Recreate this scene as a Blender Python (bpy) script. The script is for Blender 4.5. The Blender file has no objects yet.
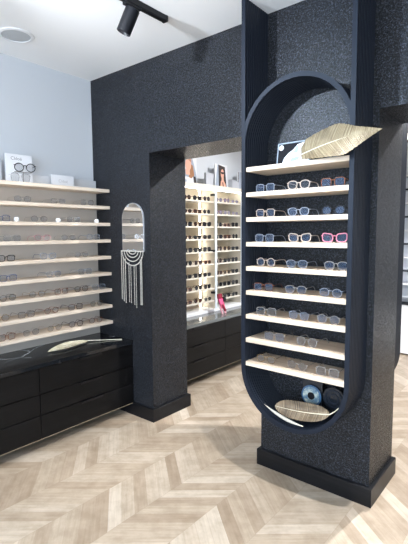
import bpy, bmesh, math, random
from mathutils import Vector, Matrix
random.seed(7)
PI = math.pi
S = bpy.context.scene
C = S.collection

# ------------------------------------------------------------------ helpers
def link(name, data, parent=None):
    o = bpy.data.objects.new(name, data); C.objects.link(o)
    if parent: o.parent = parent
    return o

def tag(o, label=None, cat=None, group=None, kind=None):
    if label: o['label'] = label
    if cat: o['category'] = cat
    if group: o['group'] = group
    if kind: o['kind'] = kind
    return o

def thing(name, loc, label, cat, group=None, rotz=0.0):
    o = link(name, None)
    o.empty_display_size = .05
    o.location = loc; o.rotation_euler = (0, 0, rotz)
    return tag(o, label, cat, group)

def mesh_of(bm, name, mats, smooth=False):
    bmesh.ops.recalc_face_normals(bm, faces=bm.faces)
    me = bpy.data.meshes.new(name); bm.to_mesh(me); bm.free()
    for m in (mats if isinstance(mats, (list, tuple)) else [mats]): me.materials.append(m)
    if smooth:
        for p in me.polygons: p.use_smooth = True
        try: me.set_sharp_from_angle(angle=math.radians(40))
        except Exception: pass
    return me

def obj(name, bm, mat, parent=None, smooth=False, label=None):
    o = link(name, mesh_of(bm, name, mat, smooth), parent)
    if label: o['label'] = label
    return o

def struct(name, bm, mat):
    return tag(obj(name, bm, mat), kind='structure')

def box(bm, x0, x1, y0, y1, z0, z1, bev=0.0, mi=0):
    r = bmesh.ops.create_cube(bm, size=1.0)
    vs = r['verts']
    for v in vs:
        v.co = Vector((x0 + (v.co.x + .5) * (x1 - x0), y0 + (v.co.y + .5) * (y1 - y0), z0 + (v.co.z + .5) * (z1 - z0)))
    if bev > 0:
        es = list({e for v in vs for e in v.link_edges})
        bmesh.ops.bevel(bm, geom=es, offset=bev, segments=2, profile=.6, affect='EDGES', clamp_overlap=True)
    if mi:
        for f in {f for v in vs if v.is_valid for f in v.link_faces}: f.material_index = mi

def bx(*a, bev=0.0):
    bm = bmesh.new(); box(bm, *a, bev=bev); return bm

def tube(bm, pts, r, seg=8, closed=False, caps=True):
    pts = [Vector(p) for p in pts]; n = len(pts)
    rs = r if isinstance(r, (list, tuple)) else [r] * n
    rings = []
    up = None
    for i, p in enumerate(pts):
        if closed: t = pts[(i + 1) % n] - pts[i - 1]
        else: t = pts[min(i + 1, n - 1)] - pts[max(i - 1, 0)]
        t.normalize()
        if up is None:
            up = Vector((0, 0, 1)) if abs(t.z) < .9 else Vector((0, 1, 0))
        a = t.cross(up)
        if a.length < 1e-4: a = t.cross(Vector((1, 0, 0)))
        a.normalize(); b = a.cross(t).normalized(); up = b
        rings.append([bm.verts.new(p + a * math.cos(2 * PI * k / seg) * rs[i] + b * math.sin(2 * PI * k / seg) * rs[i]) for k in range(seg)])
    m = n if closed else n - 1
    for i in range(m):
        A, B = rings[i], rings[(i + 1) % n]
        for k in range(seg):
            bm.faces.new((A[k], A[(k + 1) % seg], B[(k + 1) % seg], B[k]))
    if caps and not closed:
        bm.faces.new(rings[0][::-1]); bm.faces.new(rings[-1])

def lathe(bm, prof, seg=24, M=None):
    M = M or Matrix.Identity(4)
    rings = []
    for (r, z) in prof:
        if r < 1e-6: rings.append([bm.verts.new(M @ Vector((0, 0, z)))])
        else: rings.append([bm.verts.new(M @ Vector((r * math.cos(2 * PI * k / seg), r * math.sin(2 * PI * k / seg), z))) for k in range(seg)])
    for A, B in zip(rings, rings[1:]):
        for k in range(seg):
            q = [A[k % len(A)], A[(k + 1) % len(A)], B[(k + 1) % len(B)], B[k % len(B)]]
            u = []
            for v in q:
                if v not in u: u.append(v)
            if len(u) > 2:
                try: bm.faces.new(u)
                except ValueError: pass

def prism(bm, outline, axis, a, b, mi=0):
    """outline: 2D points; axis 'y': (x,z) extruded in y, 'x': (y,z) in x, 'z': (x,y) in z"""
    def P(p, t):
        return Vector((p[0], t, p[1])) if axis == 'y' else Vector((t, p[0], p[1])) if axis == 'x' else Vector((p[0], p[1], t))
    A = [bm.verts.new(P(p, a)) for p in outline]; B = [bm.verts.new(P(p, b)) for p in outline]
    n = len(outline); fs = [bm.faces.new(A[::-1]), bm.faces.new(B)]
    for i in range(n): fs.append(bm.faces.new((A[i], A[(i + 1) % n], B[(i + 1) % n], B[i])))
    for f in fs: f.material_index = mi

def ico(bm, c, r, sub=1):
    bmesh.ops.create_icosphere(bm, subdivisions=sub, radius=r, matrix=Matrix.Translation(Vector(c)))

# ------------------------------------------------------------------ materials
def mat(name, col=(.5, .5, .5), rough=.5, metal=0.0, spec=.5, alpha=1.0, emit=None, estr=0.0, coat=0.0):
    m = bpy.data.materials.new(name); m.use_nodes = True
    b = m.node_tree.nodes['Principled BSDF']
    b.inputs['Base Color'].default_value = (*col, 1); b.inputs['Roughness'].default_value = rough
    b.inputs['Metallic'].default_value = metal; b.inputs['Specular IOR Level'].default_value = spec
    b.inputs['Alpha'].default_value = alpha; b.inputs['Coat Weight'].default_value = coat
    if emit:
        b.inputs['Emission Color'].default_value = (*emit, 1); b.inputs['Emission Strength'].default_value = estr
    return m

def ell(cy, cz, ry, rz, n=20): return [(cy + ry * math.cos(2 * PI * i / n), cz + rz * math.sin(2 * PI * i / n)) for i in range(n)]

class NT:
    def __init__(s, m): s.t = m.node_tree; s.b = s.t.nodes['Principled BSDF']
    def n(s, typ, **kw):
        o = s.t.nodes.new(typ)
        for k, v in kw.items(): setattr(o, k, v)
        return o
    def l(s, a, b): s.t.links.new(a, b)
    def put(s, sock, v):
        if hasattr(v, 'is_output'): s.l(v, sock)
        else: sock.default_value = v
    def math(s, op, a, b=0.0, c=0.0):
        o = s.n('ShaderNodeMath', operation=op)
        for i, v in enumerate((a, b, c)): s.put(o.inputs[i], v)
        return o.outputs[0]
    def coords(s, scale=(1, 1, 1)):
        tc = s.n('ShaderNodeTexCoord'); mp = s.n('ShaderNodeMapping'); mp.inputs['Scale'].default_value = scale
        s.l(tc.outputs['Object'], mp.inputs['Vector']); return mp.outputs['Vector']
    def noise(s, vec, scale, detail=2.0, rough=.5):
        o = s.n('ShaderNodeTexNoise'); s.l(vec, o.inputs['Vector'])
        o.inputs['Scale'].default_value = scale; o.inputs['Detail'].default_value = detail; o.inputs['Roughness'].default_value = rough
        return o.outputs['Fac']
    def ramp(s, fac, stops):
        o = s.n('ShaderNodeValToRGB'); s.l(fac, o.inputs['Fac'])
        e = o.color_ramp.elements
        while len(e) < len(stops): e.new(.5)
        for q, (p, c) in zip(e, stops): q.position = p; q.color = (*c, 1) if len(c) == 3 else c
        return o.outputs['Color']
    def bump(s, h, strength, dist):
        o = s.n('ShaderNodeBump'); s.l(h, o.inputs['Height']); o.inputs['Strength'].default_value = strength; o.inputs['Distance'].default_value = dist
        s.l(o.outputs['Normal'], s.b.inputs['Normal'])

def wood_mat(name, cols, axis, rough=.5, sc=1.0, sp=.35):
    m = mat(name, rough=rough, spec=sp); t = NT(m)
    st = {'x': (1.5, 30, 30), 'y': (30, 1.5, 30), 'z': (30, 30, 1.5)}[axis]
    v = t.coords(tuple(q * sc for q in st))
    f = t.noise(v, 1.6, 5, .6)
    t.l(t.ramp(f, [(.3, cols[0]), (.5, cols[1]), (.7, cols[2])]), t.b.inputs['Base Color'])
    t.bump(f, .15, .001)
    return m

def wallpaper():
    m = mat('textured_black_wallcovering', rough=.3, spec=.26); t = NT(m)
    v = t.coords((1, 1, 1))
    a = t.noise(v, 95, 3, .65)
    vo = t.n('ShaderNodeTexVoronoi'); t.l(v, vo.inputs['Vector']); vo.inputs['Scale'].default_value = 270
    w = t.n('ShaderNodeTexWhiteNoise'); t.l(vo.outputs['Color'], w.inputs['Vector'])
    h = t.math('ADD', t.math('MULTIPLY', a, .6), t.math('MULTIPLY', w.outputs['Value'], .42))
    t.l(t.ramp(h, [(.38, (.0004, .0005, .0008)), (.50, (.0024, .0028, .0036)), (.60, (.0115, .0128, .0165)), (.74, (.062, .068, .085))]), t.b.inputs['Base Color'])
    t.l(t.ramp(w.outputs['Value'], [(0, (.45,) * 3), (1, (.22,) * 3)]), t.b.inputs['Roughness'])
    t.bump(h, .62, .005)
    return m

def floor_mat():
    m = mat('oak_chevron_floor', rough=.42, spec=.4); t = NT(m)
    tc = t.n('ShaderNodeTexCoord'); sp = t.n('ShaderNodeSeparateXYZ'); t.l(tc.outputs['Object'], sp.inputs[0])
    X, Y = sp.outputs['X'], sp.outputs['Y']
    Wc = .2925
    xs = t.math('SUBTRACT', X, 1.163 - 40 * Wc)
    tri = t.math('PINGPONG', xs, Wc)
    yy = t.math('MULTIPLY_ADD', tri, .83, Y)
    col = t.math('FLOOR', t.math('DIVIDE', xs, Wc))
    row = t.math('DIVIDE', t.math('ADD', yy, 20.03), .092)
    rid = t.math('FLOOR', row); fr = t.math('FRACT', row)
    cv = t.n('ShaderNodeCombineXYZ'); t.l(col, cv.inputs[0]); t.l(rid, cv.inputs[1])
    wn = t.n('ShaderNodeTexWhiteNoise'); t.l(cv.outputs[0], wn.inputs['Vector'])
    # grain runs along each plank
    gv = t.n('ShaderNodeCombineXYZ')
    t.l(t.math('MULTIPLY', tri, 3.2), gv.inputs[0]); t.l(t.math('MULTIPLY', yy, 26.0), gv.inputs[1])
    t.l(t.math('MULTIPLY_ADD', rid, 3.7, t.math('MULTIPLY', col, 11.3)), gv.inputs[2])
    g = t.noise(gv.outputs[0], 1.5, 5, .62)
    base = t.ramp(wn.outputs['Value'], [(0, (.385, .30, .22)), (.35, (.455, .368, .278)), (.7, (.51, .425, .333)), (1, (.59, .51, .415))])
    gr = t.ramp(g, [(.25, (.80, .77, .73)), (.48, (.95, .94, .93)), (.7, (1.07, 1.07, 1.07))])
    wear = t.noise(t.coords((1, 1, 1)), 9, 4, .65)
    wr = t.ramp(wear, [(.35, (.86, .84, .81)), (.6, (1.04, 1.04, 1.04))])
    mw_ = t.n('ShaderNodeMix', data_type='RGBA', blend_type='MULTIPLY'); mw_.inputs[0].default_value = 1.0
    t.l(base, mw_.inputs[6]); t.l(wr, mw_.inputs[7])
    mx = t.n('ShaderNodeMix', data_type='RGBA', blend_type='MULTIPLY'); mx.inputs[0].default_value = 1.0
    t.l(mw_.outputs[2], mx.inputs[6]); t.l(gr, mx.inputs[7])
    # thin joints between planks and along the chevron seams
    e1 = t.math('MINIMUM', fr, t.math('SUBTRACT', 1.0, fr))
    j1 = t.math('LESS_THAN', e1, .014)
    e2 = t.math('MINIMUM', tri, t.math('SUBTRACT', Wc, tri))
    j = t.math('MAXIMUM', j1, t.math('LESS_THAN', e2, .0016))
    mx2 = t.n('ShaderNodeMix', data_type='RGBA'); t.l(t.math('MULTIPLY', j, .22), mx2.inputs[0])
    t.l(mx.outputs[2], mx2.inputs[6]); mx2.inputs[7].default_value = (.22, .15, .1, 1)
    t.l(mx2.outputs[2], t.b.inputs['Base Color'])
    t.bump(g, .08, .001)
    return m

def marble():
    m = mat('black_marble', rough=.1, spec=.5); t = NT(m)
    v = t.coords((1, 1, 1))
    n1 = t.n('ShaderNodeTexNoise'); t.l(v, n1.inputs['Vector']); n1.inputs['Scale'].default_value = 3.5; n1.inputs['Detail'].default_value = 4
    mp = t.n('ShaderNodeMix', data_type='VECTOR'); mp.inputs[0].default_value = .16
    t.l(v, mp.inputs[4]); t.l(n1.outputs['Color'], mp.inputs[5])
    vo = t.n('ShaderNodeTexVoronoi', feature='DISTANCE_TO_EDGE'); t.l(mp.outputs[1], vo.inputs['Vector']); vo.inputs['Scale'].default_value = 3.4
    k = t.noise(v, 2.2, 2)
    vein = t.ramp(vo.outputs['Distance'], [(0, (1, 1, 1)), (.012, (.35,) * 3), (.035, (0, 0, 0))])
    mk = t.ramp(k, [(.5, (0, 0, 0)), (.64, (1, 1, 1))])
    f = t.math('MULTIPLY', vein, mk)
    mx = t.n('ShaderNodeMix', data_type='RGBA'); t.l(f, mx.inputs[0])
    mx.inputs[6].default_value = (.008, .009, .011, 1); mx.inputs[7].default_value = (.6, .62, .65, 1)
    t.l(mx.outputs[2], t.b.inputs['Base Color'])
    return m

def feather_mat(name, a, b, c, metal=.55):
    m = mat(name, rough=.38, metal=metal); t = NT(m)
    v = t.coords((1, 1, 1))
    at = t.n('ShaderNodeAttribute', attribute_name='barb'); cb = t.n('ShaderNodeCombineXYZ'); t.l(at.outputs['Fac'], cb.inputs[0])
    f = t.noise(cb.outputs[0], .55, 2, .6)
    g = t.noise(v, 14, 2)
    h = t.math('ADD', t.math('MULTIPLY', f, .65), t.math('MULTIPLY', g, .35))
    t.l(t.ramp(h, [(.36, a), (.5, b), (.64, c)]), t.b.inputs['Base Color'])
    t.bump(f, .4, .002)
    return m

def plaster(name, col):
    m = mat(name, col, rough=.75, spec=.25); t = NT(m)
    t.bump(t.noise(t.coords(), 180, 2), .03, .001)
    return m

M = {}
M['wallpaper'] = wallpaper()
M['floor'] = floor_mat()
M['ceiling'] = plaster('white_ceiling_paint', (.92, .92, .92))
M['white'] = plaster('cool_white_wall_paint', (.62, .645, .68))
M['farwhite'] = plaster('white_wall_paint', (.85, .85, .87))
M['black'] = mat('satin_black_paint', (.006, .0065, .009), .38, spec=.3)
M['base'] = wood_mat('black_skirting', ((.003, .003, .004), (.005, .0052, .0065), (.008, .0085, .0105)), 'x', .36, sp=.25)
M['frame'] = mat('ribbed_blue_black_lacquer', (.007, .0105, .019), .5, spec=.2)
M['oak_y'] = wood_mat('pale_oak_board', ((.58, .46, .35), (.68, .57, .46), (.76, .66, .55)), 'y')
M['oak_x'] = wood_mat('pale_oak_niche_board', ((.55, .43, .32), (.66, .54, .42), (.75, .64, .52)), 'x')
M['panel'] = plaster('greige_panel', (.55, .50, .445))  # greige partly carries the shade between the shelves
M['panel_top'] = plaster('lit_panel_top', (.6, .61, .63))  # same panel above the shelves; its lit tone is put into the colour
M['cab'] = wood_mat('black_stained_ash', ((.0015, .0015, .0017), (.003, .003, .0034), (.006, .006, .0066)), 'y', .45, sp=.22)
M['gap'] = mat('shadow_gap_black', (.003, .003, .003), .7)
M['marble'] = marble()
M['handle'] = mat('dark_metal_pull', (.03, .03, .033), .3, .8)
M['cream'] = mat('cream_beads', (.5, .475, .42), .5)
M['mirror'] = mat('mirror_silver', (.92, .93, .94), .015, 1.0)
M['edge'] = mat('bevelled_mirror_edge', (.55, .57, .6), .2, .6)
M['card'] = mat('white_card', (.74, .75, .78), .6)
M['ink'] = mat('grey_print_ink', (.25, .25, .28), .6)
M['pale_ink'] = mat('pale_print_ink', (.45, .45, .47), .6)
M['gold'] = feather_mat('gold_feather_vane', (.10, .07, .035), (.21, .16, .09), (.36, .30, .19), .05)
M['bronze'] = feather_mat('bronze_feather_vane', (.04, .026, .013), (.14, .095, .052), (.30, .23, .145), .1)
M['greenish'] = feather_mat('pale_gold_feather_vane', (.40, .35, .22), (.62, .57, .42), (.85, .82, .7), .35)
M['down'] = feather_mat('white_feather_down', (.30, .29, .25), (.40, .39, .35), (.5, .49, .46), .0)
M['quill'] = mat('ivory_quill', (.75, .68, .52), .35)
M['farshelf'] = mat('cream_lacquer_shelf', (.74, .69, .6), .4)
M['farback'] = plaster('beige_back_panel', (.62, .56, .46))
M['led'] = mat('led_strip', (1, 1, 1), .5, emit=(1.0, .96, .88), estr=11.0)
M['opal'] = mat('opal_divider', (.66, .72, .75), .3)
M['divider'] = mat('cream_divider', (.6, .54, .44), .5)
M['counter'] = mat('grey_glass_counter', (.13, .14, .14), .08)
M['greycard'] = mat('grey_box', (.5, .51, .55), .6)
M['pink'] = mat('pink_satin', (.85, .12, .28), .35)
M['darkred'] = mat('dark_red_satin', (.25, .01, .03), .4)
M['palepink'] = mat('pale_pink_satin', (.85, .45, .5), .4)
M['skin'] = mat('printed_skin', (.78, .42, .30), .6)
M['skin2'] = mat('printed_shadow_skin', (.5, .22, .14), .6)
M['hair'] = mat('printed_dark_hair', (.035, .025, .025), .6)
M['bluegrey'] = mat('printed_blue_grey', (.33, .38, .46), .6)
M['brownhair'] = mat('printed_brown_hair', (.35, .16, .07), .6)
M['grille'] = mat('speaker_grille', (.5, .52, .54), .7)
M['trimwhite'] = mat('white_plastic', (.84, .84, .85), .45)
M['lamp_glow'] = mat('lit_lamp_lens', (1, 1, 1), .4, emit=(1, .96, .9), estr=14.0)
M['globe'] = mat('opal_globe', (.95, .95, .95), .3, emit=(1, .97, .93), estr=2.0)
M['rattan'] = mat('brown_rattan', (.16, .085, .045), .6)
M['eye2'] = mat('pale_iris_glass', (.42, .52, .52), .12)
_t = NT(M['eye2']); _t.l(_t.ramp(_t.noise(_t.coords(), 45, 3), [(.35, (.07, .14, .22)), (.52, (.20, .27, .29)), (.66, (.42, .45, .40))]), _t.b.inputs['Base Color'])
M['eye0'] = mat('pale_blue_glass', (.045, .10, .18), .12)
M['darkglass'] = mat('dark_glass', (.012, .015, .02), .15)
M['photo_black'] = mat('print_black', (.006, .006, .008), .6, spec=.15); M['photo_white'] = mat('print_white', (.6, .61, .63), .5)
M['photo_grey'] = mat('print_grey', (.25, .3, .35), .4)
M['edge_highlight'] = mat('bottom_edge_highlight', (.36, .29, .2), .4, .3)
M['metal'] = mat('brushed_steel', (.6, .6, .62), .3, 1.0)
# eyewear
for n, c, r, me in (('black', (.008, .008, .01), .25, 0), ('gold_wire', (.62, .44, .2), .25, 1), ('silver_wire', (.55, .56, .58), .22, 1),
                    ('blue', (.04, .08, .22), .25, 0), ('tortoise', (.16, .055, .025), .22, 0), ('red', (.42, .06, .09), .25, 0),
                    ('pink', (.6, .2, .26), .25, 0), ('beige', (.50, .40, .33), .25, 0), ('grey', (.24, .26, .3), .25, 0),
                    ('clear', (.30, .28, .26), .15, 0), ('brown', (.045, .018, .011), .25, 0), ('violet', (.14, .04, .1), .25, 0)):
    M['f_' + n] = mat('eyewear_' + n, c, r, me)
M['lens_clear'] = mat('clear_lens', (.12, .14, .17), .05, spec=.8, alpha=.14)
M['lens_blue'] = mat('daylight_tint_lens', (.10, .15, .25), .05, spec=.8, alpha=.17)  # blue base colour stands in for daylight reflected by the lens
M['lens_dark'] = mat('dark_lens', (.012, .012, .014), .08, spec=.6)
M['lens_brown'] = mat('brown_lens', (.035, .016, .011), .08, spec=.6)
M['lens_rose'] = mat('violet_lens', (.22, .2, .26), .08, spec=.6, alpha=.8)

# ------------------------------------------------------------------ setting
ZC = 2.78; T = .405
AX, AZ = .70, 2.102            # left jamb and head of the first opening
PX0, PX1 = 1.705, 2.396        # the pillar
BX, BZ = 3.6, 2.119            # second opening
struct('floor', bx(0, 6.5, -5.6, 3.7, -.08, 0), M['floor'])
struct('ceiling', bx(-.1, 6.6, -5.7, 3.8, ZC, ZC + .1), M['ceiling'])
bm = bmesh.new()
box(bm, -.1, 0, -5.7, 3.8, 0, ZC)
struct('wall_left', bm, M['white'])
bm = bmesh.new()
box(bm, 0, AX, 0, T, 0, ZC); box(bm, PX0, PX1, 0, T, 0, ZC); box(bm, BX, 6.5, 0, T, 0, ZC)
box(bm, AX, PX0, 0, T, AZ, ZC); box(bm, PX1, BX, 0, T, BZ, ZC)
bmesh.ops.remove_doubles(bm, verts=bm.verts, dist=.0005)
struct('wall_back', bm, M['wallpaper'])
struct('wall_far', bx(0, 6.5, 3.56, 3.7, 0, ZC), M['farwhite'])
struct('wall_right', bx(6.5, 6.6, -5.7, 3.8, 0, ZC), M['white'])
# shop front behind the camera: wall with one big opening
bm = bmesh.new()
box(bm, 0, 1.0, -5.7, -5.6, 0, ZC); box(bm, 5.6, 6.5, -5.7, -5.6, 0, ZC); box(bm, 1.0, 5.6, -5.7, -5.6, 2.6, ZC); box(bm, 1.0, 5.6, -5.7, -5.6, 0, .12)
struct('wall_front', bm, M['white'])
bm = bmesh.new()
for x in (1.0, 2.5, 4.05, 5.55): box(bm, x, x + .05, -5.68, -5.62, .12, 2.6)
struct('window_1', bm, M['black'])

def skirt(name, x0, x1, y0, y1):
    h, tb = .1055, .02
    bm = bmesh.new()
    o = [(x0 - tb, y0 - tb), (x1 + tb, y0 - tb), (x1 + tb, y1 + tb), (x0 - tb, y1 + tb)]
    i = [(x0, y0), (x1, y0), (x1, y1), (x0, y1)]
    vo = [[bm.verts.new((*p, z)) for p in o] for z in (0, h - .004)]
    vt = [bm.verts.new((p[0] + (q[0] - p[0]) * .25, p[1] + (q[1] - p[1]) * .25, h)) for p, q in zip(o, i)]
    vi = [[bm.verts.new((*p, z)) for p in i] for z in (0, h)]
    for k in range(4):
        n = (k + 1) % 4
        bm.faces.new((vo[0][k], vo[0][n], vo[1][n], vo[1][k])); bm.faces.new((vo[1][k], vo[1][n], vt[n], vt[k]))
        bm.faces.new((vt[k], vt[n], vi[1][n], vi[1][k])); bm.faces.new((vi[1][k], vi[1][n], vi[0][n], vi[0][k]))
        bm.faces.new((vi[0][k], vi[0][n], vo[0][n], vo[0][k]))
    struct(name, bm, M['base'])
skirt('baseboard_left', 0.02, AX, 0, T)
skirt('baseboard_center', PX0, PX1, 0, T)
skirt('baseboard_right', BX, 6.48, 0, T)

# ------------------------------------------------------------------ shelf unit on the left wall
SX, S0, SD = .217, .758, .138
ws = thing('wall_shelving', (0.0, -1.0, 0.63), 'greige wall panel with nine pale oak display shelves above the black marble worktop', 'shelving')
def child(name, bm, m, root, smooth=False, label=None):
    """geometry is written in world coordinates and stored relative to its unrotated root"""
    bmesh.ops.translate(bm, verts=bm.verts, vec=-Vector(root.location))
    return obj(name, bm, m, root, smooth, label)
child('back_panel', bx(0, .035, -3.2, -.001, .6275, S0 + SD * 8 - .02, bev=.001), M['panel'], ws)
child('panel_top', bx(0, .035, -3.2, -.001, S0 + SD * 8 - .02, 1.945, bev=.001), M['panel_top'], ws, label='white strip of the panel above the top shelf, in its lit tone')
shelf_z = [S0 + SD * (8 - i) for i in range(9)]           # topmost first
for z in shelf_z:
    child('shelf', bx(.034, SX, -3.2, -.001, z - .026, z, bev=.002), M['oak_y'], ws)

# ------------------------------------------------------------------ drawer units
def drawer_unit(y0, y1, label, zt=.596, facing=.469, handle_len=.19):
    r = thing('drawer_cabinet', (.2, (y0 + y1) / 2, .1), label, 'cabinet', 'black low drawer cabinets along the left wall')
    child('body', bx(.004, facing - .02, y0 + .001, y1 - .001, .1, zt), M['gap'], r)
    bm = bx(.06, .27, y0 + .03, y1 - .03, 0.0, .1)
    child('plinth', bm, M['gap'], r)
    zs = [.1, .267, .414, zt]
    for k in range(3):
        a, b = zs[k], zs[k + 1]
        d = child('drawer', bx(facing - .021, facing, y0 + .0025, y1 - .0025, a + .0015, b - .003, bev=.0012), M['cab'], r)
        c = (y0 + y1) / 2
        bm = bmesh.new()
        prism(bm, [(facing - .004, b - .004), (facing + .014, b - .004), (facing + .014, b - .018), (facing + .010, b - .018), (facing + .010, b - .008), (facing - .004, b - .008)], 'y', c - handle_len / 2, c + handle_len / 2)
        bmesh.ops.translate(bm, verts=bm.verts, vec=-Vector(r.location))
        h = obj('drawer_pull', bm, M['handle'], d)
    child('edge_highlight_strip', bx(facing - .021, facing + .0015, y0 + .001, y1 - .001, .097, .1), M['edge_highlight'], r)  # added strip; its pale colour stands in for the edge's highlight
    return r
drawer_unit(-.83, -.003, 'black wood-grain three-drawer cabinet under the marble worktop, against the textured wall')
drawer_unit(-1.66, -.83, 'black wood-grain three-drawer cabinet at the left edge of the photo')
tag(obj('marble_worktop', bx(.003, .476, -2.5, -.003, .5965, .6265, bev=.002), M['marble']),
    'long polished black marble worktop with white veins on the near drawer cabinets', 'worktop')
drawer_unit(.43, 1.26, 'black drawer cabinet seen through the doorway, next to its left jamb')
drawer_unit(1.26, 2.09, 'black drawer cabinet seen through the doorway, nearest the ribbed niche unit')
tag(obj('glass_counter_top', bx(.003, .476, .43, 2.5, .5965, .628, bev=.002), M['counter']),
    'glossy grey counter top beneath the backlit sunglasses shelves', 'worktop')

# ------------------------------------------------------------------ ribbed niche unit
NC = 2.037; RO, RI = .3245, .3005; ZB = .725; ZA = 1.99; ND = .238
niche = thing('niche_display', (NC, 0, ZB), 'tall ribbed blue-black niche unit with rounded ends and nine oak shelves on the textured pillar', 'display unit')
def rib_profile(depth, y_wall, sgn, n=12):
    """closed (t, y) loop of the band: grooved outside and inside"""
    p = []
    for k in range(n):
        a, b = depth * k / n, depth * (k + 1) / n
        g = .0035
        for f, t in ((0.0, 0), (.62, 0), (.72, -g), (.9, -g)):
            p.append((RO + t, y_wall + sgn * (a + (b - a) * f)))
    p.append((RO, y_wall + sgn * depth)); p.append((RI, y_wall + sgn * depth))
    for k in reversed(range(n)):
        a, b = depth * k / n, depth * (k + 1) / n
        g = .003
        for f, t in ((.9, g), (.72, g), (.62, 0), (0.0, 0)):
            p.append((RI + t, y_wall + sgn * (a + (b - a) * f)))
    return p
def band(profile, path):
    """path: list of (cx, cz, nx, nz): point = centre + n * r"""
    bm = bmesh.new(); rings = []
    for (cx, cz, nx, nz) in path:
        rings.append([bm.verts.new((cx + nx * r, y, cz + nz * r)) for r, y in profile])
    k = len(profile)
    for A, B in zip(rings, rings[1:]):
        for i in range(k): bm.faces.new((A[i], A[(i + 1) % k], B[(i + 1) % k], B[i]))
    bm.faces.new(rings[0]); bm.faces.new(rings[-1][::-1])
    return bm
def upath():
    p = [(NC, ZC - .001, -1, 0), (NC, ZB, -1, 0)]
    for i in range(1, 48):
        a = PI + PI * i / 48; p.append((NC, ZB, math.cos(a), math.sin(a)))
    return p + [(NC, ZB, 1, 0), (NC, ZC - .001, 1, 0)]
child('ribbed_frame', band(rib_profile(ND, -.0008, -1), upath()), M['frame'], niche, True)
child('ribbed_frame', band(rib_profile(ND, T + .0008, 1), upath()), M['frame'], niche, True)
ap = [(NC, ZA, math.cos(PI * i / 48), math.sin(PI * i / 48)) for i in range(49)]
child('arch', band(rib_profile(ND - .002, -.0012, -1), ap), M['frame'], niche, True)
NZ = [.7427 + .1404 * (8 - i) for i in range(9)]
for z in NZ:
    child('shelf', bx(NC - RI + .001, NC + RI - .001, -.228, -.002, z - .025, z, bev=.0015), M['oak_x'], niche)

# ------------------------------------------------------------------ arched mirror with bead fringe
MX = .508; MR = .128
mir = thing('arched_mirror', (MX, 0, 1.36), 'frameless arched wall mirror with a hanging cream bead fringe', 'mirror')
def arch_outline(r, z0, zc, n=24):
    return [(MX - r, z0), (MX + r, z0)] + [(MX + r * math.cos(PI * i / n), zc + r * math.sin(PI * i / n)) for i in range(n + 1)]
bm = bmesh.new(); prism(bm, arch_outline(MR, 1.355, 1.61), 'y', -.012, -.001)
child('mirror_back', bm, M['edge'], mir)
bm = bmesh.new(); prism(bm, arch_outline(MR - .004, 1.359, 1.61), 'y', -.014, -.012)
child('mirror_glass', bm, M['mirror'], mir)
def beads(pts, r, step):
    bm = bmesh.new(); acc = 0.0
    pts = [Vector(p) for p in pts]
    ico(bm, pts[0], r)
    for a, b in zip(pts, pts[1:]):
        L = (b - a).length; d = step - acc
        while d <= L: ico(bm, a + (b - a) * (d / L), r); d += step
        acc = L - (d - step)
    return bm
for r, dr in ((.126, .115), (.098, .082), (.070, .05), (.042, .024)):
    pts = [(MX - r * math.cos(PI * i / 20), -.02, 1.357 - dr * math.sin(PI * i / 20)) for i in range(21)]
    child('bead_swag', beads(pts, .0052, .0105), M['cream'], mir)
for x, top, bot, r in ((-.135, 1.355, .955, .0062), (-.112, 1.30, .945, .0062), (-.088, 1.29, .93, .0066), (-.045, 1.26, .94, .0055), (-.022, 1.245, .935, .0055),
                       (.018, 1.245, .93, .0058), (.04, 1.25, .905, .0055), (.092, 1.29, .935, .0066), (.106, 1.31, .93, .0066)):
    child('bead_strand', beads([(MX + x, -.02, top), (MX + x, -.02, bot)], r * .78, .0098), M['cream'], mir)
child('hanging_rail', bx(MX - .142, MX + .13, -.02, -.0141, 1.352, 1.360), M['cream'], mir)

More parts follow.
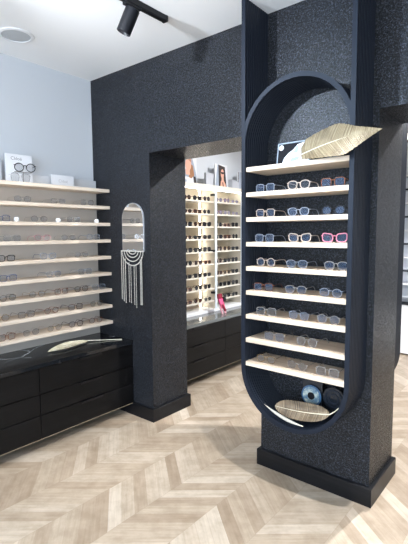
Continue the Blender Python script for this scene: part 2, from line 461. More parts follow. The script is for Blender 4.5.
# ------------------------------------------------------------------ eyewear
def outline(shape, w, h, n=26):
    P = []
    for i in range(n):
        a = 2 * PI * i / n; c, s = math.cos(a), math.sin(a)
        e = {'round': 2.0, 'panto': 2.4, 'square': 4.2, 'cat': 3.0, 'aviator': 2.6}[shape]
        x = math.copysign(abs(c) ** (2 / e), c) * w / 2; z = math.copysign(abs(s) ** (2 / e), s) * h / 2
        if shape == 'panto': x *= 1 + .10 * (z / (h / 2))
        if shape == 'aviator': x *= 1 + .2 * (z / (h / 2)) - .05
        if shape == 'cat' : z += .16 * h * max(0, x / (w / 2)) * (1 if z > 0 else .35)
        P.append((x, z))
    return P
proto = {}
def eyewear_meshes(shape, fm, lm, thick, w, h):
    key = (shape, fm, lm, thick, w, h)
    if key in proto: return proto[key]
    pl = outline(shape, w, h); zc = -min(p[1] for p in pl) + thick
    cx = w / 2 + .0095
    bm = bmesh.new()
    R = [(cx + x, .0, zc + z) for x, z in pl]; L = [(-cx - x, .0, zc + z) for x, z in pl]
    tube(bm, R, thick, 6, closed=True); tube(bm, L, thick, 6, closed=True)
    zb = zc + h * .18
    tube(bm, [(-cx + w * .47, 0, zb - .001), (-.005, -.002, zb + .0035), (.005, -.002, zb + .0035), (cx - w * .47, 0, zb - .001)], thick * 1.05, 6)
    xe = max(p[0] for p in R); zt = zc + h * .27
    for s in (-1, 1):
        tube(bm, [(s * (xe - .002), 0, zt), (s * (xe + .0045), .002, zt), (s * (xe + .005), .008, zt)], thick * 1.1, 6)
    fr = mesh_of(bm, 'eyewear_front', M[fm], True)
    lens = []
    for s in (1, -1):
        bm = bmesh.new()
        vs = [[bm.verts.new((s * (cx + x * .96), y, zc + z * .96)) for x, z in pl] for y in (-.0008, .0008)]
        f = bm.faces.new(vs[0]); f2 = bm.faces.new(vs[1]); n = len(pl)
        for i in range(n): bm.faces.new((vs[0][i], vs[0][(i + 1) % n], vs[1][(i + 1) % n], vs[1][i]))
        lens.append(mesh_of(bm, 'eyewear_lens', M[lm]))
    tm = []
    for s in (1, -1):
        bm = bmesh.new(); x = s * (xe + .005)
        tube(bm, [(x, .006, zt), (x * .985, .05, zt + .001), (x * .96, .09, zt), (x * .95, .105, zt - .004), (x * .94, .122, zt * .5), (x * .935, .132, thick * .9)],
             [thick * .95, thick * .85, thick * .8, thick * .9, thick * .95, thick * .8], 6)
        tm.append(mesh_of(bm, 'eyewear_temple', M[fm], True))
    proto[key] = (fr, lens, tm); return proto[key]

def eyewear(loc, rotz, label, group, style, cat='eyeglasses', name='eyeglasses', tilt=0):
    shape, fm, lm, thick, w, h = style
    fr, lens, tm = eyewear_meshes(*style)
    r = thing(name, loc, label, cat, group, rotz)
    if tilt: r.rotation_euler[0] = tilt
    link('front_frame', fr, r)
    for m in lens: link('lens', m, r)
    for m in tm: link('temple', m, r)
    return r
ORD = ['top', 'second', 'third', 'fourth', 'fifth', 'sixth', 'seventh', 'eighth', 'ninth']
WORD = {'f_black': 'black', 'f_gold_wire': 'gold wire', 'f_silver_wire': 'silver wire', 'f_blue': 'blue', 'f_tortoise': 'tortoiseshell', 'f_red': 'red', 'f_pink': 'pink',
        'f_beige': 'beige', 'f_grey': 'grey', 'f_clear': 'clear', 'f_brown': 'brown', 'f_violet': 'violet'}
def st(shape, f, lens='lens_clear', t=.0016, w=.05, h=.042): return (shape, 'f_' + f, lens, t, w, h)
def words(s): return WORD[s[1]] + ' ' + {'panto': 'rounded', 'cat': 'cat-eye', 'round': 'round', 'square': 'square', 'aviator': 'aviator'}[s[0]]

# left wall rows: (y, style) from the photo's left edge to the black wall
wire, swire = st('panto', 'gold_wire', t=.0010), st('round', 'silver_wire', t=.0010)
LW = {
 1: [(-1.05, st('cat', 'black', t=.0011, h=.03)), (-.74, swire), (-.46, st('square', 'silver_wire', t=.0010, h=.036)), (-.20, st('panto', 'silver_wire', t=.0011))],
 2: [(-1.06, st('panto', 'blue', t=.0016)), (-.90, st('square', 'blue', t=.0014)), (-.62, st('round', 'silver_wire', t=.0011)), (-.33, st('panto', 'clear', t=.0016))],
 3: [(-1.02, st('round', 'gold_wire', t=.0011)), (-.83, st('square', 'clear', t=.0016)), (-.60, st('panto', 'pink', t=.0012)), (-.38, swire), (-.15, st('square', 'grey', t=.0015))],
 4: [(-.88, st('square', 'black', t=.0022, w=.055, h=.04)), (-.56, st('cat', 'grey', t=.0022)), (-.27, st('panto', 'silver_wire', t=.0011))],
 5: [(-1.02, st('round', 'silver_wire', t=.001)), (-.87, st('square', 'blue', t=.0014, w=.054)), (-.52, st('panto', 'grey', t=.0016)), (-.24, st('square', 'grey', t=.0013))],
 6: [(-.88, st('round', 'black', t=.0012)), (-.66, st('panto', 'gold_wire', t=.0012)), (-.46, st('square', 'tortoise', t=.0018)), (-.28, st('panto', 'brown', t=.0018)), (-.11, st('square', 'grey', t=.0014))],
 7: [(-.94, st('panto', 'gold_wire', t=.0012)), (-.75, st('square', 'brown', t=.0013)), (-.55, st('round', 'tortoise', t=.002)), (-.34, st('square', 'brown', t=.002)), (-.14, wire)],
 8: [(-.90, st('square', 'tortoise', t=.002)), (-.72, st('panto', 'silver_wire', t=.0012)), (-.53, wire), (-.34, st('panto', 'brown', t=.002)), (-.15, st('round', 'tortoise', t=.0018))],
}
from_left = ['leftmost', 'second from left', 'third from left', 'fourth from left', 'fifth from left']
for row, items in LW.items():
    for i, (y, s) in enumerate(items):
        pos = 'nearest the black wall' if i == len(items) - 1 else from_left[i]
        eyewear((SX - .035, y, shelf_z[row]), PI / 2 + random.uniform(-.12, .12), f'{words(s)} eyeglasses on the {ORD[row]} left-wall shelf down, {pos}', 'eyeglasses on the left wall shelves', s)
# small white display discs on the third shelf
for y, w in ((-.80, 'leftmost of three'), (-.475, 'middle of three'), (-.125, 'nearest the black wall')):
    bm = bmesh.new(); lathe(bm, [(0, 0), (.014, 0), (.017, .006), (.017, .022), (.012, .029), (0, .031)], 16)
    o = obj('display_puck', bm, M['trimwhite'], None, True); o.location = (SX - .02, y, shelf_z[2])
    tag(o, f'small round white display puck on the third left-wall shelf down, {w}', 'display puck', 'white pucks on the left wall shelf')

# niche rows: (x, style)
b = 'lens_blue'
NR = {
 1: [(1.838, st('square', 'grey', b, .0022)), (2.045, st('panto', 'beige', 'lens_clear', .0028, .052, .044)), (2.235, st('square', 'tortoise', b, .003, .052, .042))],
 2: [(1.84, st('square', 'beige', b, .0022)), (2.045, st('panto', 'grey', b, .0024)), (2.24, st('round', 'black', b, .0024))],
 3: [(1.835, st('square', 'grey', b, .0022)), (2.055, st('cat', 'beige', b, .003, .052, .042)), (2.25, st('cat', 'pink', b, .0032, .054, .042))],
 4: [(1.845, st('round', 'beige', b, .0024, .05, .046)), (2.04, st('panto', 'grey', b, .002)), (2.26, st('panto', 'clear', b, .002, .05, .042))],
 5: [(1.83, st('square', 'tortoise', b, .0018)), (2.035, st('panto', 'clear', b, .0018)), (2.235, st('round', 'grey', b, .002))],
 6: [(1.85, st('square', 'clear', 'lens_clear', .0018)), (2.055, st('panto', 'grey', b, .0016)), (2.225, st('round', 'clear', b, .0018))],
 7: [(1.905, st('square', 'silver_wire', b, .0016)), (2.105, st('round', 'clear', 'lens_clear', .0018, .05, .046))],
 8: [(1.85, st('panto', 'gold_wire', 'lens_clear', .0014)), (2.05, st('round', 'silver_wire', 'lens_clear', .0014)), (2.225, st('square', 'clear', 'lens_clear', .0018))],
}
pos3 = {3: ['on the left', 'in the middle', 'on the right'], 2: ['left of the pair', 'right of the pair']}
for row, items in NR.items():
    for i, (x, s) in enumerate(items):
        y = -.185
        eyewear((x, y, NZ[row]), random.uniform(-.1, .12), f'{words(s)} eyeglasses on the {ORD[row]} niche shelf down, {pos3[len(items)][i]}', 'eyeglasses on the niche shelves', s)

# ------------------------------------------------------------------ brand cards on the top left shelf
def text_mesh(s, size, m, parent, loc, rot, name='printed_word'):
    cu = bpy.data.curves.new(name, 'FONT'); cu.body = s; cu.size = size; cu.align_x = 'CENTER'; cu.extrude = .0003
    tmp = bpy.data.objects.new(name, cu); C.objects.link(tmp)
    bpy.context.view_layer.update()
    me = bpy.data.meshes.new_from_object(tmp.evaluated_get(bpy.context.evaluated_depsgraph_get()))
    bpy.data.objects.remove(tmp)
    me.materials.clear(); me.materials.append(m)
    o = link(name, me, parent); o.location = loc; o.rotation_euler = rot
    return o
ZT = shelf_z[0]
c1 = thing('brand_card', (.085, -.705, ZT), 'tall white brand card with printed name and eyeglasses on the top left-wall shelf', 'sign')
child('card', bx(.079, .087, -.806, -.606, ZT, ZT + .208, bev=.001), M['card'], c1)
text_mesh('Chloé', .034, M['ink'], c1, (.0024, -.02, .166), (PI / 2, 0, PI / 2))
eyewear((.118, -.715, ZT), PI / 2, 'large thin wire eyeglasses standing in front of the tall white card', 'eyeglasses by the brand card', st('aviator', 'silver_wire', 'lens_clear', .0013, .062, .07))
# a clear stand holds the second, black-rimmed pair in front of the card
stand = thing('eyewear_stand', (.10, -.70, ZT), 'slim clear stand holding the black round eyeglasses in front of the tall card', 'stand')
bm = bmesh.new(); tube(bm, [(.096, -.682, ZT + .004), (.096, -.682, ZT + .082)], .0025, 8)
child('post', bm, M['f_clear'], stand); child('foot', bx(.09, .102, -.70, -.664, ZT, ZT + .004), M['f_clear'], stand)
child('cradle', bx(.088, .104, -.745, -.62, ZT + .082, ZT + .085), M['f_clear'], stand)
eyewear((.106, -.672, ZT + .085), PI / 2 - .25, 'black-rimmed round eyeglasses raised in front of the tall white brand card', 'eyeglasses by the brand card', st('round', 'black', 'lens_clear', .0028, .062, .058))
tag(obj('display_block', bx(.05, .085, -1.02, -.835, ZT + .001, ZT + .165, bev=.002), M['greycard']), 'pale grey display block at the left photo edge, beside the tall brand card', 'block')
c2 = thing('brand_card', (.085, -.35, ZT), 'low wide white brand card leaning at the black-wall end of the top shelf', 'sign')
child('card', bx(.079, .087, -.45, -.252, ZT, ZT + .092, bev=.001), M['card'], c2)
text_mesh('Chloé', .034, M['pale_ink'], c2, (.0024, 0, .036), (PI / 2, 0, PI / 2))

# ------------------------------------------------------------------ feathers
def feather(name, label, P, Wd, wprof, mvane, down_range=None, quill_to=None, cup=.12, n=90, mdiv=14, slant=.75):
    """P(t): rachis point; Wd(t): unit width direction; wprof(t): (upper, lower) half widths"""
    r = thing(name, P(.45), label, 'feather')
    def sheet(t0, t1, k):
        bm = bmesh.new(); rows = []; lay = bm.verts.layers.float.new('barb')
        for i in range(n + 1):
            t = t0 + (t1 - t0) * i / n
            p, w = Vector(P(t)), Vector(Wd(t)); tan = (Vector(P(min(1, t + .01))) - Vector(P(max(0, t - .01)))).normalized()
            nor = tan.cross(w).normalized(); up, lo = wprof(t)
            jag = 1 + .018 * math.sin(i * 1.9) + .015 * math.sin(i * 5.3)
            row = []
            for j in range(mdiv + 1):
                s = -1 + 2 * j / mdiv; d = (up if s > 0 else lo) * abs(s) * (jag if abs(s) > .8 else 1) * k
                q = p + w * math.copysign(d, s) + tan * (abs(d) * slant * min(1, 4 * t) * (1 - t) ** .5) - nor * (cup * d * d / max(.01, max(up, lo))) + nor * (.0012 * (-1) ** i * min(1, abs(s) * 3))
                vv = bm.verts.new(q); vv[lay] = t * 90 + (50 if s > 0 else 0); row.append(vv)
            rows.append(row)
        for A, B in zip(rows, rows[1:]):
            for j in range(mdiv): bm.faces.new((A[j], A[j + 1], B[j + 1], B[j]))
        bmesh.ops.recalc_face_normals(bm, faces=bm.faces)
        bmesh.ops.solidify(bm, geom=bm.faces[:], thickness=.0016)
        return bm
    a, z = (down_range or (0, 0))
    child('vane', sheet(z if down_range else 0, 1, 1.0), mvane, r, True)
    if down_range: child('down', sheet(a, z, .98), M['down'], r, True)
    bm = bmesh.new()
    ts = [i / 30 for i in range(31)]
    pts = [Vector(P(t)) for t in ts]; rad = [.0032 * (1 - .8 * t) for t in ts]
    if quill_to:
        pts = [Vector(q) for q in quill_to] + pts; rad = [.0028] * len(quill_to) + rad
    tube(bm, pts, rad, 8); child('quill', bm, M['quill'], r, True)
    return r
def bez(a, b, c):
    a, b, c = Vector(a), Vector(b), Vector(c)
    return lambda t: a * (1 - t) ** 2 + b * 2 * t * (1 - t) + c * t * t
# 1: big gold feather on the top niche shelf, tip past the frame
zt = NZ[0]
def w1(t):
    up = .070 * min(1, .55 + t / .12) * (1 - max(0, t - .36) ** 1.25 * 1.74) * (1 + .25 * math.sin(PI * min(1, t / .7)))
    lo = (.026 + .062 * math.sin(min(1, t / .5) * PI / 2)) * (1 - max(0, t - .38) ** 1.2 * 1.77)
    return (max(.0006, up), max(.0006, lo))
feather('gold_feather', 'large golden feather lying on the top niche shelf with tip past the frame',
        bez((2.085, -.236, zt + .030), (2.30, -.275, zt + .085), (2.505, -.292, zt + .086)), lambda t: Vector((-.22, .24, .94)).normalized(), w1, M['gold'], cup=.06,
        quill_to=[(2.03, -.20, zt + .006), (2.055, -.215, zt + .014)])
# 2: bronze feather in the rounded bottom of the niche, quill to the right
def w2(t):
    k = max(.02, (1 - abs(2 * t - 1) ** 3.2) ** .7); return (.054 * k, .047 * k)
feather('bronze_feather', 'bronze feather with pale quill lying in the rounded bottom of the niche',
        bez((2.245, -.19, .540), (2.10, -.19, .503), (1.915, -.19, .503)), lambda t: Vector((0, .28, 1)).normalized(), w2, M['bronze'], slant=.35,
        quill_to=[(2.292, -.185, .585), (2.27, -.187, .56)])
def w2b(t):
    k = max(.02, math.sin(PI * min(1, t * 1.02)) ** .7); return (.009 * k, .009 * k)
feather('white_feather', 'narrow white feather under the bronze one in the niche bottom',
        bez((2.11, -.225, .449), (1.99, -.225, .448), (1.865, -.225, .512)), lambda t: Vector((0, .6, .8)).normalized(), w2b, M['down'])
# 3: pale gold feather on the marble worktop
def w3(t):
    k = max(.02, math.sin(PI * (t ** .8)) ** .75); return (.05 * k, .04 * k)
feather('pale_feather', 'pale gold feather with long thin quill lying on the black marble worktop',
        bez((.235, -.275, .640), (.27, -.47, .650), (.285, -.655, .640)), lambda t: Vector((-1, .0, .18)).normalized(), w3, M['greenish'],
        quill_to=[(.39, -.05, .6305), (.31, -.16, .634)])

# ------------------------------------------------------------------ small pieces in the niche
pf = thing('framed_print', (1.975, -.125, zt + .0015), 'small black and white framed print leaning at the back of the top niche shelf', 'picture')
pf.rotation_euler = (math.radians(-9), 0, 0)
def local(name, bm, m, root, smooth=False): return obj(name, bm, m, root, smooth)
bm = bmesh.new(); box(bm, -.098, .098, .0, .012, 0.002, .128)
local('backing', bm, M['photo_black'], pf)
bm = bmesh.new()
for a in ((-.1, .1, -.004, .013, .001, .006), (-.1, .1, -.004, .013, .124, .130), (-.1, -.095, -.004, .013, .001, .13), (.095, .1, -.004, .013, .001, .13)): box(bm, *a)
local('frame', bm, M['photo_grey'], pf)
bm = bmesh.new(); prism(bm, [(-.07, .006), (.095, .006), (.095, .124), (.07, .124), (.02, .112), (-.005, .085), (-.03, .07), (-.055, .045)], 'y', -.0015, .0)
local('pale_shape', bm, M['photo_white'], pf)
bm = bmesh.new(); prism(bm, [(.0, .07), (.025, .065), (.03, .10), (.015, .105)], 'y', -.003, -.0015)
prism(bm, [(-.02, .02), (.03, .025), (.035, .045), (-.005, .04)], 'y', -.003, -.0015)
local('grey_shape', bm, M['photo_grey'], pf)
bm = bmesh.new(); prism(bm, ell(-.078, .104, .015, .015), 'y', -.003, .0); local('pale_circle', bm, M['photo_white'], pf)

ev = thing('eye_plaque', (2.095, -.085, .457), 'dark square plaque with a blue glass eye disc, under the lowest niche shelf', 'ornament')
child('plaque', bx(2.035, 2.155, -.085, -.07, .457, .69, bev=.002), M['darkglass'], ev)
def disc(name, r0, r1, m, y, dy=.006):
    bm = bmesh.new(); MM = Matrix.Translation((2.095, y, .578)) @ Matrix.Rotation(PI / 2, 4, 'X')
    lathe(bm, [(r0, 0), (r0, dy), (r1, dy), (r1, 0), (r0, 0)], 40, MM) if r0 > 0 else lathe(bm, [(0, 0), (r1, 0), (r1, dy), (0, dy)], 40, MM)
    child(name, bm, m, ev)
disc('outer_iris_ring', .051, .060, M['eye0'], -.0915); disc('iris', .021, .051, M['eye2'], -.0925, .007); disc('pupil', 0, .021, M['photo_black'], -.0935, .008)
pd = thing('dark_disc', (2.225, -.10, .52), 'dark glass disc with faint rings beside the blue eye plaque', 'ornament')
for nm, r0, r1, dd in (('plate', 0, .062, .008), ('raised_ring', .042, .050, .011), ('raised_ring', .022, .030, .011)):
    bm = bmesh.new(); MM = Matrix.Translation((2.231, -.10, .596)) @ Matrix.Rotation(PI / 2, 4, 'X')
    if r0: lathe(bm, [(r0, .007), (r0, dd), (r1, dd), (r1, .007), (r0, .007)], 36, MM)
    else: lathe(bm, [(0, 0), (r1, 0), (r1, dd), (0, dd)], 36, MM)
    child(nm, bm, M['darkglass'] if not r0 else M['frame'], pd)

# ------------------------------------------------------------------ ceiling fittings
sp = thing('ceiling_speaker', (.351, -.825, ZC), 'round white in-ceiling speaker with grey grille near the left wall', 'speaker')
bm = bmesh.new(); lathe(bm, [(.088, -.002), (.090, -.008), (.108, -.006), (.112, 0)], 48)
local('trim_ring', bm, M['trimwhite'], sp, True)
bm = bmesh.new(); lathe(bm, [(0, -.006), (.06, -.0055), (.089, -.004), (.089, 0)], 48)
local('grille', bm, M['grille'], sp, True)
TX = 1.255
tr = thing('track_rail', (TX, -.37, ZC), 'straight black lighting track on the white ceiling', 'track')
bm = bmesh.new(); box(bm, -.0175, .0175, -2.6, 0, -.032, 0, bev=.002); local('rail', bm, M['black'], tr)
bm = bmesh.new(); box(bm, -.006, .006, -2.59, -.012, -.0335, -.031); local('slot', bm, M['gap'], tr)
bm = bmesh.new(); box(bm, -.0185, .0185, -.012, .004, -.033, 0, bev=.001); local('end_cap', bm, M['black'], tr)
sl = thing('track_spotlight', (TX, -.63, ZC - .034), 'black cylindrical spotlight hanging from the ceiling track', 'spotlight')
bm = bmesh.new(); box(bm, -.015, .015, -.055, .055, -.014, 0, bev=.002); local('adapter', bm, M['black'], sl)
bm = bmesh.new(); tube(bm, [(0, 0, -.012), (0, 0, -.034)], .008, 12); local('swivel', bm, M['black'], sl)
aim = Vector((-.42, -.24, -1)).normalized()
rot = aim.to_track_quat('Z', 'Y').to_matrix().to_4x4()
MM = Matrix.Translation((0, 0, -.03)) @ rot
bm = bmesh.new(); lathe(bm, [(0, -.012), (.034, -.012), (.040, -.008), (.040, .122), (.037, .124), (.034, .118), (.031, .10)], 32, MM)
local('lamp_body', bm, M['black'], sl, True)
bm = bmesh.new(); lathe(bm, [(0, .102), (.0315, .102)], 32, MM); local('lamp_lens', bm, M['lamp_glow'], sl)

# ------------------------------------------------------------------ backlit sunglasses wall beyond the doorway
FX = .2; FZ = [1.836 - .1352 * i for i in range(9)]
fu = thing('sunglasses_shelving', (0, 1.44, .628), 'backlit cream shelving full of sunglasses seen through the doorway', 'shelving')
child('back_panel', bx(0.001, .02, .43, 2.5, .628, 2.0), M['farback'], fu)
child('top_board', bx(.02, FX + .01, .43, 2.5, 1.965, 2.008, bev=.002), M['farshelf'], fu)
child('bottom_rail', bx(.02, FX + .01, .43, 2.5, .628, .66, bev=.002), M['trimwhite'], fu)
for y in (.43, 1.42, 1.915, 2.47):
    child('divider', bx(.02, FX + .008, y + .012, y + .03, .66, 1.965), M['divider'], fu)
    child('divider_front', bx(FX + .008, FX + .014, y, y + .035, .66, 1.965), M['opal'], fu)
for a, bb in ((.465, 1.42), (1.455, 1.915), (1.95, 2.47)):
    for z in FZ: child('shelf', bx(.02, FX, a, bb, z - .014, z, bev=.001), M['farshelf'], fu)
for y in (1.39,):
    child('led_strip', bx(.0195, .023, y - .009, y + .009, .67, 1.96), M['led'], fu)
child('led_strip', bx(FX - .02, FX - .008, .47, 2.46, 1.957, 1.965), M['led'], fu)
for z in (1.905, 1.30, .84):
    child('bracket', bx(FX - .03, FX + .016, 1.395, 1.4195, z - .012, z + .012), M['handle'], fu)
sun = [st('square', 'black', 'lens_dark', .0028, .054, .044), st('round', 'brown', 'lens_brown', .0024, .05, .046), st('cat', 'black', 'lens_dark', .003, .054, .042), st('aviator', 'gold_wire', 'lens_brown', .0013, .054, .046),
       st('square', 'tortoise', 'lens_brown', .0028, .054, .042), st('panto', 'violet', 'lens_rose', .0022, .052, .044), st('round', 'black', 'lens_dark', .0024, .05, .046), st('panto', 'clear', 'lens_rose', .0022, .052, .044)]
near = {'left bay': ['near the jamb', 'middle', 'by the divider'], 'right bay': ['by the divider', 'middle', 'by the niche unit']}
rr = random.Random(3)
for k, z in enumerate(FZ):
    for bay, ys in (('left bay', (1.01, 1.17, 1.325)), ('right bay', (1.533, 1.684, 1.836))):
        for i, y in enumerate(ys):
            if k < 2 and bay == 'right bay': s = sun[rr.choice((5, 7))]
            elif k < 2 and i == 0: s = sun[rr.choice((1, 4))]
            else: s = sun[rr.choice((0, 0, 1, 2, 2, 3, 4, 6, 6))]
            s = s[:4] + (round(s[4] * (.86, .94, 1)[rr.randrange(3)], 4), round(s[5] * (.8, .9, 1)[rr.randrange(3)], 4))
            eyewear((FX - .022, y + rr.uniform(-.006, .006), z), PI / 2 + rr.uniform(-.07, .07), f'{words(s)} sunglasses, {ORD[k]} shelf down of backlit shelving, {bay}, {near[bay][i]}',
                    'sunglasses on the backlit shelves', s, 'sunglasses', 'sunglasses')
# posters and boxes on the top board
ZP = 2.008
def poster(loc_y0, y1, z1, label, shapes, x=.10, m='card'):
    r = thing('fashion_poster', (x, (loc_y0 + y1) / 2, ZP), label, 'poster', 'fashion posters above the sunglasses')
    child('board', bx(x, x + .01, loc_y0, y1, ZP, z1), M[m], r)
    d = .0108
    for nm, o, mm in shapes:
        bm = bmesh.new(); prism(bm, o, 'x', x + .009, x + d); child(nm, bm, M[mm], r); d += .0007
poster(.98, 1.24, 2.30, 'large portrait poster above the backlit shelves, next to the left jamb',
       [('hair', [(1.04, 2.24), (1.12, 2.30), (1.17, 2.28), (1.20, 2.20), (1.235, 2.10), (1.235, 2.03), (1.19, 2.03), (1.18, 2.12), (1.10, 2.14)], 'bluegrey'),
        ('shoulder', [(.99, 2.10), (1.06, 2.155), (1.15, 2.16), (1.19, 2.12), (1.13, 2.075), (.99, 2.085)], 'bluegrey'),
        ('arm', [(1.13, 2.22), (1.175, 2.20), (1.20, 2.10), (1.15, 2.065), (1.11, 2.08), (1.13, 2.14)], 'brownhair'),
        ('face', ell(1.105, 2.205, .045, .065), 'skin'), ('neck', [(1.06, 2.155), (1.12, 2.155), (1.13, 2.10), (1.07, 2.10)], 'skin'),
        ('hairline', [(1.05, 2.255), (1.10, 2.285), (1.15, 2.26), (1.15, 2.23), (1.10, 2.255)], 'skin2'),
        ('sleeve', [(1.185, 2.09), (1.215, 2.09), (1.235, 2.015), (1.195, 2.015)], 'hair'),
        ('logo_block', [(1.0, 2.05), (1.075, 2.05), (1.075, 2.025), (1.0, 2.025)], 'bluegrey')])
poster(1.555, 1.785, 2.268, 'tilted portrait poster of a dark-haired woman above the backlit shelves', 
       [('background', [(1.56, 2.012), (1.60, 2.262), (1.73, 2.245), (1.775, 2.012)], 'bluegrey'),
        ('hair', [(1.625, 2.012), (1.615, 2.262), (1.735, 2.245), (1.77, 2.012)], 'hair'),
        ('face', ell(1.688, 2.165, .03, .052), 'skin'), ('body', [(1.65, 2.015), (1.66, 2.085), (1.715, 2.09), (1.75, 2.05), (1.755, 2.015)], 'skin'),
        ('neck', [(1.675, 2.13), (1.71, 2.13), (1.715, 2.07), (1.67, 2.07)], 'skin'), ('sunglasses_print', [(1.66, 2.185), (1.716, 2.185), (1.712, 2.162), (1.665, 2.162)], 'hair'),
        ('strap', [(1.685, 2.07), (1.70, 2.07), (1.71, 2.02), (1.695, 2.02)], 'hair')])
tag(obj('display_block', bx(.10, .13, 1.375, 1.50, ZP, 2.15, bev=.002), M['greycard']), 'plain grey display block between the two portrait posters', 'block')
bm = bmesh.new(); prism(bm, [(1.845, ZP), (1.985, ZP), (1.985, 2.085), (1.845, 2.115)], 'x', .08, .14)
tag(obj('display_block', bm, M['greycard']), 'low slanted grey block right of the dark-haired portrait poster', 'block')
poster(1.995, 2.2, 2.225, 'poster edge with dark and blue-grey stripes beside the niche unit', [('stripe', [(2.0, 2.012), (2.012, 2.012), (2.012, 2.22), (2.0, 2.22)], 'hair'), ('stripe', [(2.025, 2.012), (2.19, 2.012), (2.19, 2.22), (2.025, 2.22)], 'bluegrey')])
# pink ribbon ornament standing on the far counter
rb = thing('ribbon_ornament', (.33, 1.35, .628), 'pink and dark red folded ribbon ornament on the counter before the backlit shelves', 'ornament')
def strip(pts, w, t, m, nm):
    bm = bmesh.new(); vs = []
    for (x, y, z) in pts:
        vs.append([bm.verts.new((x, y - w / 2, z)), bm.verts.new((x, y + w / 2, z)), bm.verts.new((x + t, y + w / 2, z)), bm.verts.new((x + t, y - w / 2, z))])
    for A, B in zip(vs, vs[1:]):
        for i in range(4): bm.faces.new((A[i], A[(i + 1) % 4], B[(i + 1) % 4], B[i]))
    bm.faces.new(vs[0]); bm.faces.new(vs[-1]); child(nm, bm, m, rb, True)
strip([(.352, 1.30, .850), (.352, 1.305, .82), (.354, 1.312, .80)], .062, .02, M['darkred'], 'ribbon_fold')
strip([(.345, 1.312, .815), (.352, 1.318, .785), (.356, 1.33, .75), (.35, 1.352, .715), (.345, 1.366, .69)], .06, .022, M['pink'], 'ribbon_loop')
strip([(.365, 1.363, .815), (.366, 1.368, .785), (.366, 1.366, .765)], .036, .02, M['gap'], 'black_knot')
strip([(.366, 1.335, .735), (.366, 1.352, .71), (.366, 1.385, .675), (.36, 1.40, .655)], .026, .012, M['darkred'], 'ribbon_fold')
strip([(.35, 1.325, .71), (.345, 1.345, .67), (.345, 1.365, .629)], .022, .014, M['palepink'], 'ribbon_tail')
strip([(.35, 1.375, .705), (.345, 1.40, .665), (.345, 1.42, .629)], .028, .014, M['palepink'], 'ribbon_tail')

# ------------------------------------------------------------------ seen past the right jamb: white shelving on the far wall, globe lamp
fr = thing('white_shelving', (1.7, 3.5, 0), 'white shelving on the far wall, a sliver past the right jamb', 'shelving')
child('back_panel', bx(1.3, 3.4, 3.54, 3.558, .62, 2.3), M['card'], fr)
child('cabinet', bx(1.3, 3.4, 3.2, 3.558, .02, .62, bev=.003), M['trimwhite'], fr)
child('worktop', bx(1.28, 3.42, 3.18, 3.558, .62, .66, bev=.002), M['darkglass'], fr)
for i in range(9):
    z = .86 + .165 * i
    child('shelf', bx(1.3, 3.4, 3.36, 3.54, z - .02, z, bev=.001), M['greycard'], fr)
    child('shelf_edge', bx(1.3, 3.4, 3.35, 3.36, z - .02, z), M['darkglass'] if i % 2 else M['trimwhite'], fr)
pl = thing('globe_pendant', (1.828, 2.55, ZC), 'white globe pendant lamp with a brown rattan ring beyond the right opening', 'lamp')
bm = bmesh.new(); tube(bm, [(0, 0, 0), (0, 0, -.27)], .004, 8); local('cord', bm, M['black'], pl)
bm = bmesh.new(); ico(bm, (0, 0, -.31), .045, 3); local('globe', bm, M['globe'], pl, True)
bm = bmesh.new(); tube(bm, [(.13 * math.cos(2 * PI * i / 32), .0, -.23 + .13 * math.sin(2 * PI * i / 32)) for i in range(32)], .014, 8, closed=True)
local('rattan_ring', bm, M['rattan'], pl, True)
bm = bmesh.new(); lathe(bm, [(0, 0), (.04, 0), (.04, -.015), (0, -.02)], 20); local('canopy', bm, M['black'], pl)

# ------------------------------------------------------------------ light
def lamp(name, typ, loc, energy, col, target=None, **kw):
    d = bpy.data.lights.new(name, typ); d.energy = energy; d.color = col
    for k, v in kw.items(): setattr(d, k, v)
    o = link(name, d); o.location = loc
    if target: o.rotation_euler = (Vector(target) - Vector(loc)).to_track_quat('-Z', 'Y').to_euler()
    return o
w = bpy.data.worlds.new('daylight'); S.world = w; w.use_nodes = True
bg = w.node_tree.nodes['Background']; bg.inputs[0].default_value = (.70, .84, 1.0, 1); bg.inputs[1].default_value = 8.0
p = bpy.data.lights.new('shop_window_portal', 'AREA'); p.shape = 'RECTANGLE'; p.size = 4.6; p.size_y = 2.48
po = link('shop_window_portal', p); po.location = (3.3, -5.65, 1.36); po.rotation_euler = (PI / 2, 0, 0)
try: p.cycles.is_portal = True
except Exception: pass
warm = (1.0, .93, .84); neutral = (.97, .98, 1.0)
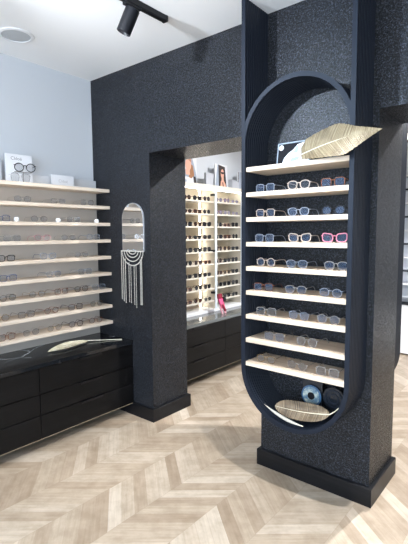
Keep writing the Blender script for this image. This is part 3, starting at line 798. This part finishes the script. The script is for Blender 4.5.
# ceiling spots of the shop, with added wall and ceiling fill
lamp('spot_or_fill', 'SPOT', (2.5, -.7, 2.6), 150, neutral, (1.8, -.85, 0), spot_size=1.4, spot_blend=1.0, shadow_soft_size=.025)
lamp('spot_or_fill', 'SPOT', (TX - .07, -.67, 2.57), 34, neutral, (.3, -.75, .5), spot_size=1.7, spot_blend=.8, shadow_soft_size=.03)
lamp('spot_or_fill', 'SPOT', (TX, -2.35, 2.55), 170, (.60, .78, 1.0), (2.66, 0, 2.2), spot_size=.8, spot_blend=.7, shadow_soft_size=.03)
lamp('spot_or_fill', 'SPOT', (2.2, -1.3, 2.6), 70, neutral, (.42, -.42, 0), spot_size=.62, spot_blend=.7, shadow_soft_size=.03)
lamp('spot_or_fill', 'SPOT', (TX, -2.1, 2.5), 190, (.82, .90, 1.0), (1.15, 0, 2.35), spot_size=1.15, spot_blend=1.0, shadow_soft_size=.04)  # unseen wall washer, added to brighten the upper black wall
lamp('spot_or_fill', 'POINT', (3.6, -4.2, 2.3), 30, neutral, shadow_soft_size=.12)  # unseen fill light, added to brighten the ceiling
lamp('spot_or_fill', 'SPOT', (2.54, 1.21, 2.65), 230, neutral, (2.0, .9, 0), spot_size=2.5, spot_blend=.5, shadow_soft_size=.03)
lamp('spot_or_fill', 'SPOT', (1.1, 1.5, 2.65), 36, neutral, (.2, 1.5, 1.2), spot_size=2.2, spot_blend=.6, shadow_soft_size=.04)
lamp('spot_or_fill', 'SPOT', (3.6, 2.4, 2.65), 100, neutral, (3.4, 2.6, 0), spot_size=2.5, spot_blend=.6, shadow_soft_size=.04)

# ------------------------------------------------------------------ camera
cam = bpy.data.cameras.new('camera'); co = link('camera', cam)
F = Vector((-.63637036, .76602765, -.09074365)); R = Vector((.7695702, .63852779, -.006631)); U = Vector((-.05286281, .07405338, .99585221))
mw = Matrix((R, U, -F)).transposed().to_4x4(); mw.translation = (3.1464, -2.3041, 1.5)
co.matrix_world = mw
cam.sensor_fit = 'VERTICAL'; cam.sensor_height = 36; cam.lens = 36 * 432.33 / 544; cam.clip_start = .05
S.camera = co
vs = S.view_settings
vs.view_transform = 'Standard'; vs.look = 'None'; vs.gamma = 1; vs.exposure = 0.6; vs.use_curve_mapping = False
